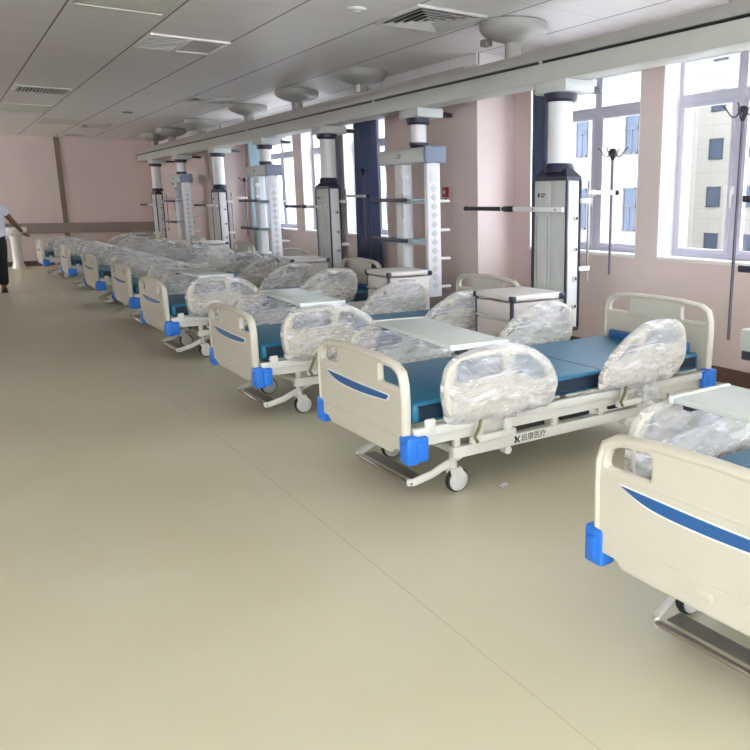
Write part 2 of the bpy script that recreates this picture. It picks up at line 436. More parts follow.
def window(i, y0, y1, ym):
    x0 = XW + .2; x1 = XW + .27
    f = MB(); t = .055
    f.box((x0, y0, SILL), (x1, y0 + t, WTOP), .006); f.box((x0, y1 - t, SILL), (x1, y1, WTOP), .006)
    f.box((x0, y0 + t, SILL), (x1, y1 - t, SILL + t), .006); f.box((x0, y0 + t, WTOP - t), (x1, y1 - t, WTOP), .006)
    f.box((x0, y0 + t, 2.32), (x1, y1 - t, 2.40), .006)
    f.box((x0 - .005, ym - .045, SILL + t), (x1 + .005, ym + .045, WTOP - t), .006)
    fr = struct('window_%d' % i, f, 'upvc')
    # sash frames below the transom
    for (a, c) in ((y0 + t, ym - .045), (ym + .045, y1 - t)):
        s = MB(); q = .035; xs = x0 - .012; xe = x0 + .03
        s.box((xs, a, SILL + t), (xe, a + q, 2.32), .004); s.box((xs, c - q, SILL + t), (xe, c, 2.32), .004)
        s.box((xs, a + q, SILL + t), (xe, c - q, SILL + t + q), .004); s.box((xs, a + q, 2.32 - q), (xe, c - q, 2.32), .004)
        obj('sash', s, 'upvc', fr)
    g = MB(); g.box((x0 + .03, y0 + t, SILL + t), (x0 + .036, y1 - t, WTOP - t))
    obj('window_pane', g, 'glass', fr, smooth=False)
    hd = MB(); hd.box((x0 - .03, ym + .015, 1.55), (x0, ym + .04, 1.62), .005); hd.box((x0 - .045, ym + .018, 1.44), (x0 - .028, ym + .036, 1.6), .005)
    obj('window_handle', hd, 'white', fr)
    rv = MB()
    rv.box((XW - .004, y0 - .004, SILL - .02), (x0, y1 + .004, SILL + .012), .003)
    obj('window_sill', rv, 'reveal', fr)
    rv = MB(); rv.box((XW + .004, y0, SILL + .012), (x0, y0 + .012, WTOP)); rv.box((XW + .004, y1 - .012, SILL + .012), (x0, y1, WTOP)); rv.box((XW + .004, y0, WTOP - .012), (x0, y1, WTOP))
    obj('window_reveal', rv, 'reveal', fr, smooth=False)
for i, (a, c, m_) in enumerate(WINS): window(i + 1, a, c, m_)

# ------------------------------------------------------------------ ceiling fittings
def vent(name, x0, x1, y0, y1, label, axis='Y', n=9, four=False, group=None):
    t = thing(name, label, 'air vent', ((x0 + x1) / 2, (y0 + y1) / 2, ZC), 0, group)
    cx, cy = (x1 - x0) / 2, (y1 - y0) / 2
    f = MB(); e = .035; z0 = -.022
    f.box((-cx, -cy, z0), (cx, -cy + e, 0), .004); f.box((-cx, cy - e, z0), (cx, cy, 0), .004)
    f.box((-cx, -cy + e, z0), (-cx + e, cy - e, 0), .004); f.box((cx - e, -cy + e, z0), (cx, cy - e, 0), .004)
    obj('vent_frame', f, 'ventgrey', t)
    obj('vent_backing', MB().box((-cx + e, -cy + e, -.006), (cx - e, cy - e, -.001)), 'ventdark', t, smooth=False)
    if four:
        s = MB(); k = 5
        for j in range(k):
            a = 1 - (j + .4) / k; bx = (cx - e) * a; by = (cy - e) * a; th = .02
            for (p, q) in (((-bx, -by), (bx, -by)), ((bx, -by), (bx, by)), ((bx, by), (-bx, by)), ((-bx, by), (-bx, -by))):
                d = Vector((q[0] - p[0], q[1] - p[1], 0)).normalized(); nrm = Vector((-d.y, d.x, 0))
                P0 = Vector((*p, -.030)); P1 = Vector((*q, -.030))
                Q0 = P0 + nrm * .045 + d * .045 + Vector((0, 0, .024)); Q1 = P1 + nrm * .045 - d * .045 + Vector((0, 0, .024))
                up = Vector((0, 0, .004))
                s.poly([P0, P1, Q1, Q0, P0 + up, P1 + up, Q1 + up, Q0 + up], [(0, 1, 2, 3), (4, 5, 6, 7), (0, 1, 5, 4), (2, 3, 7, 6), (1, 2, 6, 5), (0, 3, 7, 4)])
        obj('louvre', s, 'ventgrey', t, smooth=False)
    else:
        s = MB()
        for j in range(n):
            u = -1 + 2 * (j + .5) / n
            if axis == 'Y': s.box((u * (cx - e) - .006, -cy + e, -.02), (u * (cx - e) + .006, cy - e, -.006))
            else: s.box((-cx + e, u * (cy - e) - .006, -.02), (cx - e, u * (cy - e) + .006, -.006))
        obj('louvre', s, 'ventgrey', t, smooth=False)
    return t
vent('ceiling_vent', 3.25, 3.90, 5.58, 6.34, 'square four-way ceiling diffuser nearest the camera, beside the pendant bridge', four=True)
vent('ceiling_vent', 3.26, 3.86, 12.1, 12.7, 'square ceiling diffuser half hidden beside the middle bridge mushrooms', four=True)
vent('ceiling_vent', 2.60, 3.10, 17.6, 18.2, 'square ceiling diffuser beyond the smoke detector near the far end of the bridge', four=True)
vent('ceiling_vent', 2.55, 3.05, 20.3, 20.8, 'dark slot vent in the ceiling closest to the far wall', n=6)
vent('ceiling_vent', 1.07, 1.73, 12.3, 12.95, 'slatted return grille in the ceiling strip above the aisle', n=14)
# access panel with half grille
t = thing('access_panel', 'white framed ceiling hatch with a small grille in one half', 'ceiling hatch', (2.16, 8.27, ZC))
f = MB()
for lo, hi in (((-.36, -.36, -.02), (.36, -.335, 0)), ((-.36, .335, -.02), (.36, .36, 0)), ((-.36, -.335, -.02), (-.335, .335, 0)), ((.335, -.335, -.02), (.36, .335, 0)), ((-.02, -.335, -.02), (.02, .335, 0))): f.box(lo, hi, .004)
obj('hatch_frame', f, 'reveal', t)
obj('hatch_leaf', MB().box((.02, -.335, -.008), (.335, .335, -.001)), 'ventgrey', t)
obj('grille_backing', MB().box((-.335, -.335, -.005), (-.02, .335, -.001)), 'ventdark', t)
s = MB()
for j in range(8): s.box((-.335, -.32 + j * .085, -.018), (-.02, -.32 + j * .085 + .03, -.005))
obj('louvre', s, 'ventgrey', t)
def light_panel(x0, x1, y0, y1, label):
    t = thing('ceiling_light', label, 'ceiling light', ((x0 + x1) / 2, (y0 + y1) / 2, ZC))
    cx, cy = (x1 - x0) / 2, (y1 - y0) / 2
    f = MB(); e = .025
    f.box((-cx, -cy, -.016), (cx, -cy + e, 0), .003); f.box((-cx, cy - e, -.016), (cx, cy, 0), .003)
    f.box((-cx, -cy + e, -.016), (-cx + e, cy - e, 0), .003); f.box((cx - e, -cy + e, -.016), (cx, cy - e, 0), .003)
    obj('light_frame', f, 'lightpanel', t)
    obj('diffuser', MB().box((-cx + e, -cy + e, -.010), (cx - e, cy - e, -.001)), 'lightpanel', t)
light_panel(1.06, 1.74, 5.9, 7.1, 'unlit flush light panel nearest the camera in the strip above the aisle')
light_panel(1.06, 1.74, 14.6, 15.8, 'unlit flush light panel beyond the slatted return grille')
light_panel(1.82, 2.48, 16.6, 17.8, 'unlit flush light panel in the next strip, farthest from the camera')
def puck(name, x, y, r, label, m):
    t = thing(name, label, 'detector', (x, y, ZC))
    obj('housing', MB().lathe([(r, 0), (r, -.008), (r * .9, -.016), (r * .6, -.022), (0.001, -.023)]), m, t)
    obj('sensor_ring', MB().lathe([(r * .45, -.022), (r * .42, -.030), (.001, -.031)]), 'ventgrey', t)
puck('smoke_detector', 2.89, 14.88, .085, 'dark round smoke detector on the ceiling above the far beds', 'steel')
puck('smoke_detector', 2.93, 6.0, .075, 'pale flush round detector on the ceiling near the big square diffuser', 'ventgrey')

# ------------------------------------------------------------------ pendant bridge (beam)
t = thing('pendant_bridge', 'long grey ceiling bridge beam on mushroom supports running the length of the ward', 'ceiling beam', (4.25, 0, 2.44))
BX0, BX1 = -.10, .12
b = MB(); y0, y1 = -3.5, 20.8
b.box((BX0, y0, 0), (BX1, y1, .145), .008)
obj('lower_profile', b, 'beam', t)
obj('slot', MB().box((BX0 + .02, y0, .145), (BX1 - .02, y1 - .03, .168)), 'black', t)
obj('upper_profile', MB().box((BX0, y0, .168), (BX1, y1, .252), .006), 'stalk', t)
obj('top_cover', MB().box((BX0 + .02, 6.35, .252), (BX1 - .02, 19.3, .285), .006), 'stalk', t)
for y in (5.2, 8.2, 12.6):
    obj('slot_joint', MB().box((BX0 + .002, y - .015, .14), (BX1 - .002, y + .015, .172)), 'beam', t)
for i, y in enumerate((.9, 3.32, 5.69, 8.67, 10.67, 12.72, 15.43, 17.68, 19.26)):
    m_ = MB(); zt = .549
    m_.lathe([(.001, zt), (.285, zt), (.295, zt - .01), (.295, zt - .06), (.27, zt - .095), (.19, zt - .13), (.10, zt - .155), (.075, zt - .165), (.073, .238)], loc=(0, y, 0))
    st = obj('support', m_, 'stalk', t)
    if i == 3: obj('notice_tag', MB().box((-.085, y - .10, .30), (-.062, y - .04, .38), .003), 'white', st)
    if i == 2: obj('junction_box', MB().box((-.20, y + .13, .37), (-.13, y + .22, .425), .004), 'steel', st)

# ------------------------------------------------------------------ pendants
PX = 4.25
def carriage(t, y, tube_r, ztop, zbot):
    """box under the beam, black collar, tube down to zbot (local heights, base z = 0 at floor)"""
    c = MB(); c.box((-.12, y - .2, 2.345), (.19, y + .2, 2.44), .012)
    obj('carriage', c, 'grey', t)
    # curved black brake cover on the window side
    pl = plate([fillet([(.12, -.16, .05), (.40, -.06, .08), (.44, .04, .05), (.36, .09, .06), (.12, .12, .03)])], .012, .006)
    obj('brake_cover', MB().mesh(pl, Matrix.Translation((0, y, 2.40))), 'black', t)
    obj('collar', MB().lathe([(tube_r + .035, 2.345), (tube_r + .035, 2.30), (tube_r + .015, 2.28), (tube_r * .9, 2.28)], loc=(0, y, 0)), 'navy', t)
    obj('tube', MB().lathe([(tube_r, 2.285), (tube_r, zbot)], loc=(0, y, 0)), 'white', t)

def iv_pole(t, x, y, z0, z1):
    p = MB().cyl((x, y, z0), (x, y, z1), .011, n=12)
    o = obj('iv_pole', p, 'pole', t)
    h = MB().lathe([(.012, z1 - .07), (.03, z1 - .02), (.034, z1), (.02, z1 + .02), (.001, z1 + .022)], loc=(x, y, 0), n=14)
    obj('pole_cap', h, 'black', o)
    for a in (0.4, 0.4 + PI / 2, 0.4 + PI, 0.4 + 1.5 * PI):
        d = Vector((math.cos(a), math.sin(a), 0)); pts = []
        for k in range(9):
            s = k / 8
            pts.append(Vector((x, y, z1 - .01)) + d * (.02 + .12 * s) + Vector((0, 0, -.035 * math.sin(s * PI * 1.6))))
        obj('hook', MB().tube(pts, .005, 6), 'pole', o)
    return o

def make_gas_column():
    t = thing('gas_column', '', 'medical pendant')
    carriage(t, 0, .10, 2.44, 1.76)
    W = .215; X0, X1 = -.10, .045
    cap = MB()
    cap.lathe([(.105, 1.80), (.12, 1.77), (.125, 1.73)], loc=(0, 0, 0))
    c2 = [(X0 + .05, -W + .07, 1.755), (X1 - .03, -W + .07, 1.755), (X1 - .03, W - .07, 1.755), (X0 + .05, W - .07, 1.755),
          (X0 - .006, -W - .004, 1.69), (X1 + .006, -W - .004, 1.69), (X1 + .006, W + .004, 1.69), (X0 - .006, W + .004, 1.69),
          (X0 - .006, -W - .004, 1.66), (X1 + .006, -W - .004, 1.66), (X1 + .006, W + .004, 1.66), (X0 - .006, W + .004, 1.66)]
    fs = [(0, 1, 2, 3), (11, 10, 9, 8)]
    for q in (0, 4): fs += [(q + i, q + (i + 1) % 4, q + 4 + (i + 1) % 4, q + 4 + i) for i in range(4)]
    cap.poly(c2, fs)
    obj('cap', cap, 'navy', t)
    zb = .46
    obj('body', MB().box((X0 + .006, -W + .006, zb), (X1 - .006, W - .006, 1.67), .004), 'grey', t)
    fd = MB(); fd.box((X0, -W + .012, zb + .02), (X0 + .008, -.012, 1.655), .003); fd.box((X0, -.008, zb + .02), (X0 + .008, W - .012, 1.655), .003)
    d = obj('front_door', fd, 'grey', t)
    obj('door_seam', MB().box((X0 - .0015, .02, zb + .05), (X0, .026, 1.38)).box((X0 - .0015, W - .05, zb + .05), (X0, W - .044, 1.38)), 'steel', d)
    for (x, y) in ((X0, -W), (X0, W), (X1, -W), (X1, W)):
        obj('corner_trim', MB().box((x - .009, y - .009, zb), (x + .009, y + .009, 1.665), .004), 'navy', t)
    obj('side_panel', MB().box((X0 + .02, -W - .004, zb + .01), (X1 - .02, -W + .006, 1.655), .002), 'white', t)
    for z in (1.36, 1.11, .87, .64):
        g = MB().lathe([(.024, 0), (.024, .012), (.018, .016), (.001, .016)], axis='Y', loc=(0, 0, 0), n=16)
        o = obj('gas_outlet', g, 'hub', t); o.location = (-.005, -W - .004, z); o.rotation_euler = (PI, 0, 0)
        s = obj('outlet_socket', MB().lathe([(.011, .014), (.011, .02), (.001, .021)], axis='Y', n=12), 'black', o)
    obj('base_plate', MB().box((X0 - .006, -W - .006, zb - .03), (X1 + .006, W + .006, zb), .006), 'navy', t)
    # rail with a black grip reaching along the ward
    r = MB(); xa = X0 - .045; za = 1.43
    r.box((xa - .014, -W - .01, za - .02), (xa + .014, .44, za + .02), .005)
    ar = obj('arm_rail', r, 'white', t)
    for y in (-.12, .13): obj('rail_bracket', MB().box((xa, y - .02, za - .015), (X0 + .01, y + .02, za + .015), .003), 'white', ar)
    for y in (-.14, .15): obj('rail_screw', MB().lathe([(.008, 0), (.008, .006), (.001, .008)], axis='X', n=10, loc=(0, 0, 0), mx=Matrix.Translation((xa - .013, y, za)) @ Matrix.Rotation(PI, 4, 'Z')), 'black', ar)
    g = MB().box((xa - .018, .44, za - .025), (xa + .018, .58, za + .025), .01)
    g.cyl((xa, .58, za), (xa, 1.18, za), .019, n=16); g.lathe([(.001, 0), (.02, .004), (.024, .02), (.02, .04), (.001, .045)], axis='Y', loc=(xa, 1.17, za), n=14)
    obj('arm_grip', g, 'black', ar)
    obj('grip_ring', MB().lathe([(.021, 0), (.021, .012), (.001, .012)], axis='Y', loc=(xa, .60, za), n=14), 'white', ar)
    # emblem and two short lines of lettering on the door
    lm = Matrix.Translation((X0 - .001, .145, 1.545)) @ Matrix(((0, 0, -1, 0), (-1, 0, 0, 0), (0, 1, 0, 0), (0, 0, 0, 1)))
    em = plate([[(0, .024), (.017, 0), (0, -.024), (-.017, 0)]], .0006)
    lg = MB().mesh(em, lm)
    for cx, cy, hw in ((.058, .010, .030), (.052, -.010, .024)):
        lg.mesh(plate([[(cx - hw, cy - .005), (cx + hw, cy - .005), (cx + hw, cy + .005), (cx - hw, cy + .005)]], .0006), lm)
    obj('emblem', lg, 'black', t, smooth=False)
    # side bar, clamp and drip pole
    xb, yb = .12, -W - .02
    ib = obj('side_bar', MB().cyl((xb, yb, .84), (xb, yb, 1.66), .0105, n=12), 'steel', t)
    for z in (1.50, .95): obj('bar_bracket', MB().box((X1 - .01, yb - .012, z - .02), (xb + .02, yb + .012, z + .02), .004), 'white', ib)
    obj('pole_clamp', MB().box((xb - .015, yb - .012, 1.55), (xb + .29, yb + .012, 1.585), .004), 'hub', ib)
    obj('clamp_knob', MB().lathe([(.001, 0), (.018, .003), (.022, .018), (.016, .03), (.001, .032)], axis='X', loc=(xb + .30, yb, 1.567), n=12), 'black', ib)
    iv_pole(t, xb + .255, yb, .88, 1.90)
    return t

def make_shelf_column():
    """twin column with head box, outlet strip, two glass shelves and a drip bracket; local y = 0 at the outlet strip end"""
    t = thing('shelf_pendant', '', 'medical pendant')
    carriage(t, .30, .085, 2.44, 2.06)
    obj('lower_collar', MB().lathe([(.10, 2.10), (.10, 2.07), (.075, 2.04)], loc=(0, .30, 0)), 'navy', t)
    hb = MB().box((-.10, 0, 1.885), (.115, 1.02, 2.045), .02, 3)
    h = obj('head_box', hb, 'grey', t)
    cp = plate([fillet([(-.115, 1.875, .03), (-.125, 1.965, .02), (-.115, 2.06, .03), (.005, 2.045, .05), (.125, 2.06, .03), (.135, 1.965, .02), (.125, 1.875, .03), (.005, 1.89, .05)])], .012, .012)
    obj('end_cap', MB().mesh(cp, Matrix.Translation((0, -.02, 0)) @ XZ), 'bluegrey', h)
    lm = Matrix.Translation((-.101, .56, 1.965)) @ Matrix(((0, 0, -1, 0), (-1, 0, 0, 0), (0, 1, 0, 0), (0, 0, 0, 1)))
    obj('emblem', MB().mesh(text_mesh('GP', .07, .0008), lm), 'black', h, smooth=False)
    # outlet strip column
    obj('outlet_column', MB().box((-.08, .0, .50), (.075, .07, 1.89), .006), 'railwhite', t)
    z = 1.70
    pn = obj('switch_plate', MB().box((-.05, -.006, 1.70), (.045, .002, 1.80), .003), 'white', t)
    for k in range(12):
        zc = 1.63 - k * .092
        d = MB().lathe([(.040, 0), (.040, -.005), (.027, -.008), (.001, -.008)], axis='Y', n=4, loc=(0, 0, 0))
        o = obj('socket', d, 'hub', t); o.location = (-.003, -.001, zc)
    for k in range(4):
        obj('side_peg', MB().cyl((.07, .03, 1.50 - k * .30), (.20, .03, 1.50 - k * .30), .016, n=12), 'white', t)
    # rounded rear column
    rc = MB(); pts = fillet([(-.07, .55, .05), (.07, .55, .05), (.07, .75, .05), (-.07, .75, .05)])
    pm = plate([pts], .70, .006)
    obj('main_column', MB().mesh(pm, Matrix.Translation((0, 0, 1.185))), 'white', t)
    for z, m_ in ((1.50, 'shelf'), (1.075, 'shelf')):
        s = obj('shelf', MB().box((-.20, .13, z), (.16, 1.06, z + .022), .006), m_, t)
        obj('shelf_rail', MB().box((-.225, .22, z - .012), (-.20, 1.04, z + .03), .005), 'navy', s)
        obj('shelf_bracket', MB().box((-.06, .04, z - .03), (.06, .55, z), .005), 'white', s)
    obj('drawer_unit', MB().box((-.17, .18, .56), (.16, 1.03, .70), .012), 'grey', t)
    obj('drawer_base', MB().box((-.16, .19, .50), (.15, 1.02, .56), .01), 'navy', t)
    # small suction bracket hanging beside the column
    sb = obj('suction_bracket', MB().box((-.15, .40, 1.72), (-.07, .52, 1.78), .006).box((-.15, .40, 1.55), (-.07, .52, 1.60), .006).box((-.12, .44, 1.60), (-.10, .48, 1.72)), 'white', t)
    obj('suction_hose', MB().tube([(-.15, .42, 1.58), (-.16, .40, 1.5), (-.17, .39, 1.4), (-.165, .385, 1.32)], .006, 8), 'steel', sb)
    return t

gas = make_gas_column(); shf = make_shelf_column()
def gas_at(y, label, first=[True]):
    o = gas if first[0] else copy_tree(gas); first[0] = False
    o.location = (PX, y, 0); o['label'] = label; o['group'] = 'gas column pendants under the bridge'
    return o
def shf_at(y, label, first=[True]):
    o = shf if first[0] else copy_tree(shf); first[0] = False
    o.location = (PX, y, 0); o['label'] = label; o['group'] = 'shelf pendants under the bridge'
    return o
gas_at(5.045, 'nearest grey gas column pendant with black-gripped arm, in front of the near curtain')
gas_at(9.72, 'second gas column pendant from the camera, beside the long dark blue curtain')
gas_at(14.55, 'third gas column pendant from the camera, with its pole against the far pier')
gas_at(19.4, 'farthest gas column pendant, dark against the far wall')
shf_at(7.06, 'nearest whole twin-column shelf pendant, with blue shelves before the column with red alarm')
shf_at(11.78, 'shelf pendant between the second and third gas columns, with white patterned strip')
shf_at(16.85, 'farthest shelf pendant, close before the last gas column')
o = shf_at(2.0, 'shelf pendant nearest the camera, only its dark edge and shelves in view')
iv_pole(o, -.10, 1.17, .60, 2.05)

# ------------------------------------------------------------------ beds
def board_mesh(top, bot, stripe_mat=None):
    """foot or head panel: outline in (y, z)"""
    zt = top; hw = .475
    out = fillet([(-hw + .005, bot + .03, .015), (-hw, zt - .13, .05), (-hw + .03, zt - .035, .07), (-.22, zt - .004, .12), (0, zt, .1), (.22, zt - .004, .12),
                  (hw - .03, zt - .035, .07), (hw, zt - .13, .05), (hw - .005, bot + .03, .015), (.37, bot + .03, .02), (.345, bot, .02), (-.345, bot, .02), (-.37, bot + .03, .02)], 6)
    holes = []
    for s in (-1, 1):
        h = [(s * .235, zt - .135, .02), (s * .235, zt - .042, .02), (s * .36, zt - .050, .03), (s * .420, zt - .075, .03), (s * .435, zt - .135, .02)]
        if s > 0: h = h[::-1]
        holes.append(fillet(h, 5))
    b = MB().mesh(plate([out] + holes, .007, .011, 3), YZ)
    # rolled rim along the top and sides
    rim = [(-hw + .012, bot + .12), (-hw + .008, zt - .2), (-hw + .011, zt - .12), (-hw + .032, zt - .062), (-hw + .085, zt - .033), (-.22, zt - .017), (0, zt - .012),
           (.22, zt - .017), (hw - .085, zt - .033), (hw - .032, zt - .062), (hw - .011, zt - .12), (hw - .008, zt - .2), (hw - .012, bot + .12)]
    b.tube([(0, y, z) for y, z in rim], .022, 12, flat=(.018, .026))
    # ledge under the grips and raised lower panel
    b.tube([(-.004, y, zt - .150 - .004 * abs(y)) for y in (-.44, -.2, 0, .2, .44)], .02, 10, flat=(.016, .020))
    lp = fillet([(-.43, bot + .105, .02), (.43, bot + .105, .02), (.40, bot + .06, .03), (.33, bot + .012, .02), (-.33, bot + .012, .02), (-.40, bot + .06, .03)])
    b.mesh(plate([lp], .003, .004), Matrix.Translation((-.016, 0, 0)) @ YZ)
    return b

RAIL_FOOT = fillet([(.03, .02, .06), (0.0, .18, .08), (.04, .315, .09), (.30, .35, .12), (.50, .335, .12), (.66, .25, .10), (.735, .12, .08), (.69, .02, .07), (.40, .0, .1)], 6)
RAIL_HEAD = fillet([(.03, .02, .05), (.03, .09, .06), (.14, .21, .10), (.30, .31, .12), (.48, .355, .12), (.68, .335, .08), (.735, .26, .06), (.74, .10, .06), (.67, .03, .08), (.35, .0, .1)], 6)
def rail_meshes(out, hole):
    return MB().mesh(plate([out] + [fillet(h, 5) for h in hole], .010, .012, 3), XZ)
HOLE_F = [[(.065, .20, .03), (.09, .305, .03), (.36, .315, .03), (.37, .215, .03)][::-1], [(.42, .215, .02), (.42, .30, .03), (.52, .29, .03), (.62, .225, .03), (.66, .16, .03), (.60, .15, .03)][::-1]]
HOLE_H = [[(.36, .215, .03), (.38, .310, .03), (.66, .305, .03), (.69, .215, .03)][::-1], [(.13, .15, .03), (.20, .215, .03), (.31, .275, .03), (.31, .20, .02)][::-1]]

def resample(pts, n):
    P = [Vector(p) for p in pts]; L = [0]
    for i in range(len(P)): L.append(L[-1] + (P[(i + 1) % len(P)] - P[i]).length)
    out = []
    for k in range(n):
        s = L[-1] * k / n; i = max(j for j in range(len(P)) if L[j] <= s + 1e-9)
        d = L[i + 1] - L[i]; f = (s - L[i]) / d if d > 1e-9 else 0
        out.append(P[i].lerp(P[(i + 1) % len(P)], f))
    return out

def ridged(p, f):
    v = 0; a = 1
    for k in range(3):
        v += a * (1 - abs(noise.noise(p * f)) * 2.2); f *= 2.1; a *= .5
    return v / 1.75

def wrap_mesh(out, seed, fat=.036, tail=None):
    n = 110; c = Vector((.37, .17)); R = resample(out, n)
    mb = MB(); ns = 20; off = Vector((seed * 3.1, seed * 1.7, seed))
    for side in (1, -1):
        rings = []
        for j in range(ns + 1):
            s = j / ns; ring = []
            for k in range(n):
                p = R[k]; d = (p - c)
                e = d.normalized() * (.016 + .012 * noise.noise(Vector((p.x * 5, p.y * 5, seed))))
                q = c + (d + e) * s
                if q.y < .06 and p.y < .1: q.y -= .02 * s + .02 * s * noise.noise(Vector((q.x * 14, seed, 3)))
                v3 = Vector((q.x, side * .3, q.y)) + off
                prof = (1 - s ** 9)
                pleat = .004 * math.sin(26 * math.atan2(d.y, d.x) + 6 * noise.noise(v3 * 4)) * s * s
                h = side * ((fat + .014 * ridged(Vector((v3.x * .6 + v3.z * .5, v3.y, v3.z * 1.5 - v3.x * .5)), 4.0) - .006 + pleat) * prof)
                ring.append(mb.bm.verts.new((q.x + .005 * noise.noise(v3 * 5), h, q.y + .005 * noise.noise(v3 * 6))))
            rings.append(ring)
        for a, b in zip(rings[1:], rings[2:]):
            for k in range(n): mb.bm.faces.new((a[k], a[(k + 1) % n], b[(k + 1) % n], b[k]))
        mb.bm.faces.new(rings[1])
    if tail:
        tx, tz, tw, th = tail; m = 36; rings = []
        for j in range(15):
            v = j / 14; ring = []
            for k in range(m):
                a = 2 * PI * k / m
                rr = (.55 + .45 * v) * (1 + .35 * noise.noise(Vector((math.cos(a) * 2, v * 3, math.sin(a) * 2 + seed))) + .12 * math.sin(9 * a + 5 * v))
                ring.append(mb.bm.verts.new((tx + tw * rr * math.cos(a) + .03 * v, .045 * rr * math.sin(a), tz - th * v)))
            rings.append(ring)
        for a, b in zip(rings, rings[1:]):
            for k in range(m): mb.bm.faces.new((a[k], a[(k + 1) % m], b[(k + 1) % m], b[k]))
    return mb

LEN = 2.25
def make_bed():
    t = thing('hospital_bed', '', 'hospital bed')
    FT, FB, HT, HB = .765, .285, .865, .32
    fb = obj('footboard', board_mesh(FT, FB), 'abs', t)
    st = fillet([(.385, .587, .006), (.05, .578, .1), (-.31, .578, .01), (-.29, .553, .02), (-.05, .537, .15), (.20, .540, .1), (.30, .555, .05)], 5)
    rim = fillet([(.397, .592, .006), (.05, .583, .1), (-.318, .583, .01), (-.295, .546, .02), (-.05, .529, .15), (.20, .532, .1), (.305, .548, .05)], 5)
    r_ = obj('stripe_rim', MB().mesh(plate([rim], .0015, .001), Matrix.Translation((-.018, -.03, 0)) @ YZ), 'stripe_rim', fb)
    s_ = obj('stripe', MB().mesh(plate([st], .002, .001), Matrix.Translation((-.0205, -.03, 0)) @ YZ), 'stripe', fb)
    s_['label'] = 'blue inset stripe'
    lm = Matrix(((0, 0, -1, 0), (-1, 0, 0, 0), (0, 1, 0, 0), (0, 0, 0, 1)))
    for z in (FB + .05,):
        obj('moulded_notch', MB().box((-.0245, -.03, z), (-.021, .03, z + .03), .001), 'abs', fb)
    hb = obj('headboard', board_mesh(HT, HB), 'abs', t); hb.location = (LEN, 0, 0)
    for x, fz in ((0, .262), (LEN, .30)):
        for s in (-1, 1):
            sx = 1 if x == 0 else -1
            b = MB()
            b.box((-.024, -.045, 0), (.045, .045, .14), .014, 3)
            b.box((.03, -.045, .008), (.095, .0, .132), .012, 3)
            b.box((-.030, -.03, .02), (-.018, .02, .11), .006)
            b.box((.03, -.051, .03), (.08, -.040, .112), .006)
            o = obj('bumper', b, 'blue', t); o.location = (x, s * .475, fz)
            o.scale = (sx, -s * -1 if s < 0 else -1, 1) if False else (1, 1, 1)
            me = o.data; me.transform(Matrix.Diagonal((sx, 1 if s < 0 else -1, 1, 1)))
            if sx * (1 if s < 0 else -1) < 0: me.flip_normals()
            obj('bumper_oval', MB().box((-.034, -.012, .035), (-.028, .012, .105), .003, 2) if sx > 0 else MB().box((.028, -.012, .035), (.034, .012, .105), .003, 2), 'blue', o)
    # mattress
    m_ = MB().box((.05, -.435, .435), (LEN - .06, .435, .545), .028, 4)
    mt = obj('mattress', m_, 'vinyl', t)
    pb = MB()
    for z in (.458, .522): pb.tube([(.085, -.437, z), (LEN - .095, -.437, z)], .005, 6); pb.tube([(.085, .437, z), (LEN - .095, .437, z)], .005, 6)
    obj('piping', pb, 'vinyl_edge', mt)
    obj('mattress_side_band', MB().box((.09, -.4385, .463), (LEN - .10, -.43, .517)).box((.09, .43, .463), (LEN - .10, .4385, .517)), 'vinyl_edge', mt)
    for xf in (.80, 1.32): obj('mattress_fold', MB().box((xf, -.41, .5435), (xf + .006, .41, .5462)), 'vinyl_edge', mt)
    obj('mattress_stop', MB().box((LEN - .10, -.36, .44), (LEN - .055, .36, .60), .02), 'stripe', mt)
    # upper frame
    u = MB()
    for s in (-1, 1):
        u.box((.03, s * .47 - .022, .385), (LEN - .03, s * .47 + .022, .43), .006)
        u.box((.10, s * .455 - .012, .33), (LEN - .10, s * .455 + .012, .385), .004)
    for x in (.05, .55, 1.1, 1.65, LEN - .07): u.box((x - .02, -.45, .385), (x + .02, .45, .42), .004)
    for k in range(9): u.box((.12 + k * .235, -.42, .422), (.12 + k * .235 + .19, .42, .434), .003)
    obj('mattress_frame', u, 'frame', t)
    for s in (-1, 1):
        c = MB().box((.09, s * .485 - .012, .40), (.15, s * .485 + .014, .47), .012)
        obj('corner_bracket', c, 'frame', t)
    # chassis
    c = MB()
    for s in (-1, 1):
        c.box((.27, s * .44 - .024, .225), (LEN - .30, s * .44 + .024, .285), .006)
        for x in (.30, .95, 1.30, 1.92): c.box((x - .018, s * .44 - .015, .285), (x + .018, s * .44 + .015, .39), .004)
        for x in (.62, 1.52): c.cyl((x, s * .44 - .02, .205), (x, s * .44 + .03, .205), .022, n=16)
    for x in (.32, LEN - .35): c.cyl((x, -.44, .25), (x, .44, .25), .026, n=16)
    ch = obj('chassis', c, 'frame', t)
    pg = MB()
    for y in (-.12, -.05, .05): pg.box((.285, y - .016, .25), (.30, y + .016, .285), .003)
    obj('end_plug', pg, 'black', ch)
    lmx = Matrix.Translation((.76, -.4645, .256)) @ Matrix(((1, 0, 0, 0), (0, 0, -1, 0), (0, 1, 0, 0), (0, 0, 0, 1)))
    tx = MB().mesh(text_mesh('启康医疗', .044, .0006), lmx @ Matrix.Translation((.03, 0, 0)))
    k1 = plate([[(-.105, .018), (-.09, .018), (-.083, .004), (-.072, .018), (-.062, .018), (-.077, 0), (-.064, -.018), (-.078, -.018), (-.088, -.004), (-.092, -.018), (-.106, -.018), (-.098, 0)]], .0006)
    tx.mesh(k1, lmx @ Matrix.Translation((-.0, 0, 0)))
    obj('lettering', tx, 'black', ch, smooth=False)
    obj('lift_motor', MB().box((.60, -.30, .27), (1.10, -.22, .34), .01).cyl((1.09, -.26, .305), (1.5, -.26, .305), .018), 'black', t)
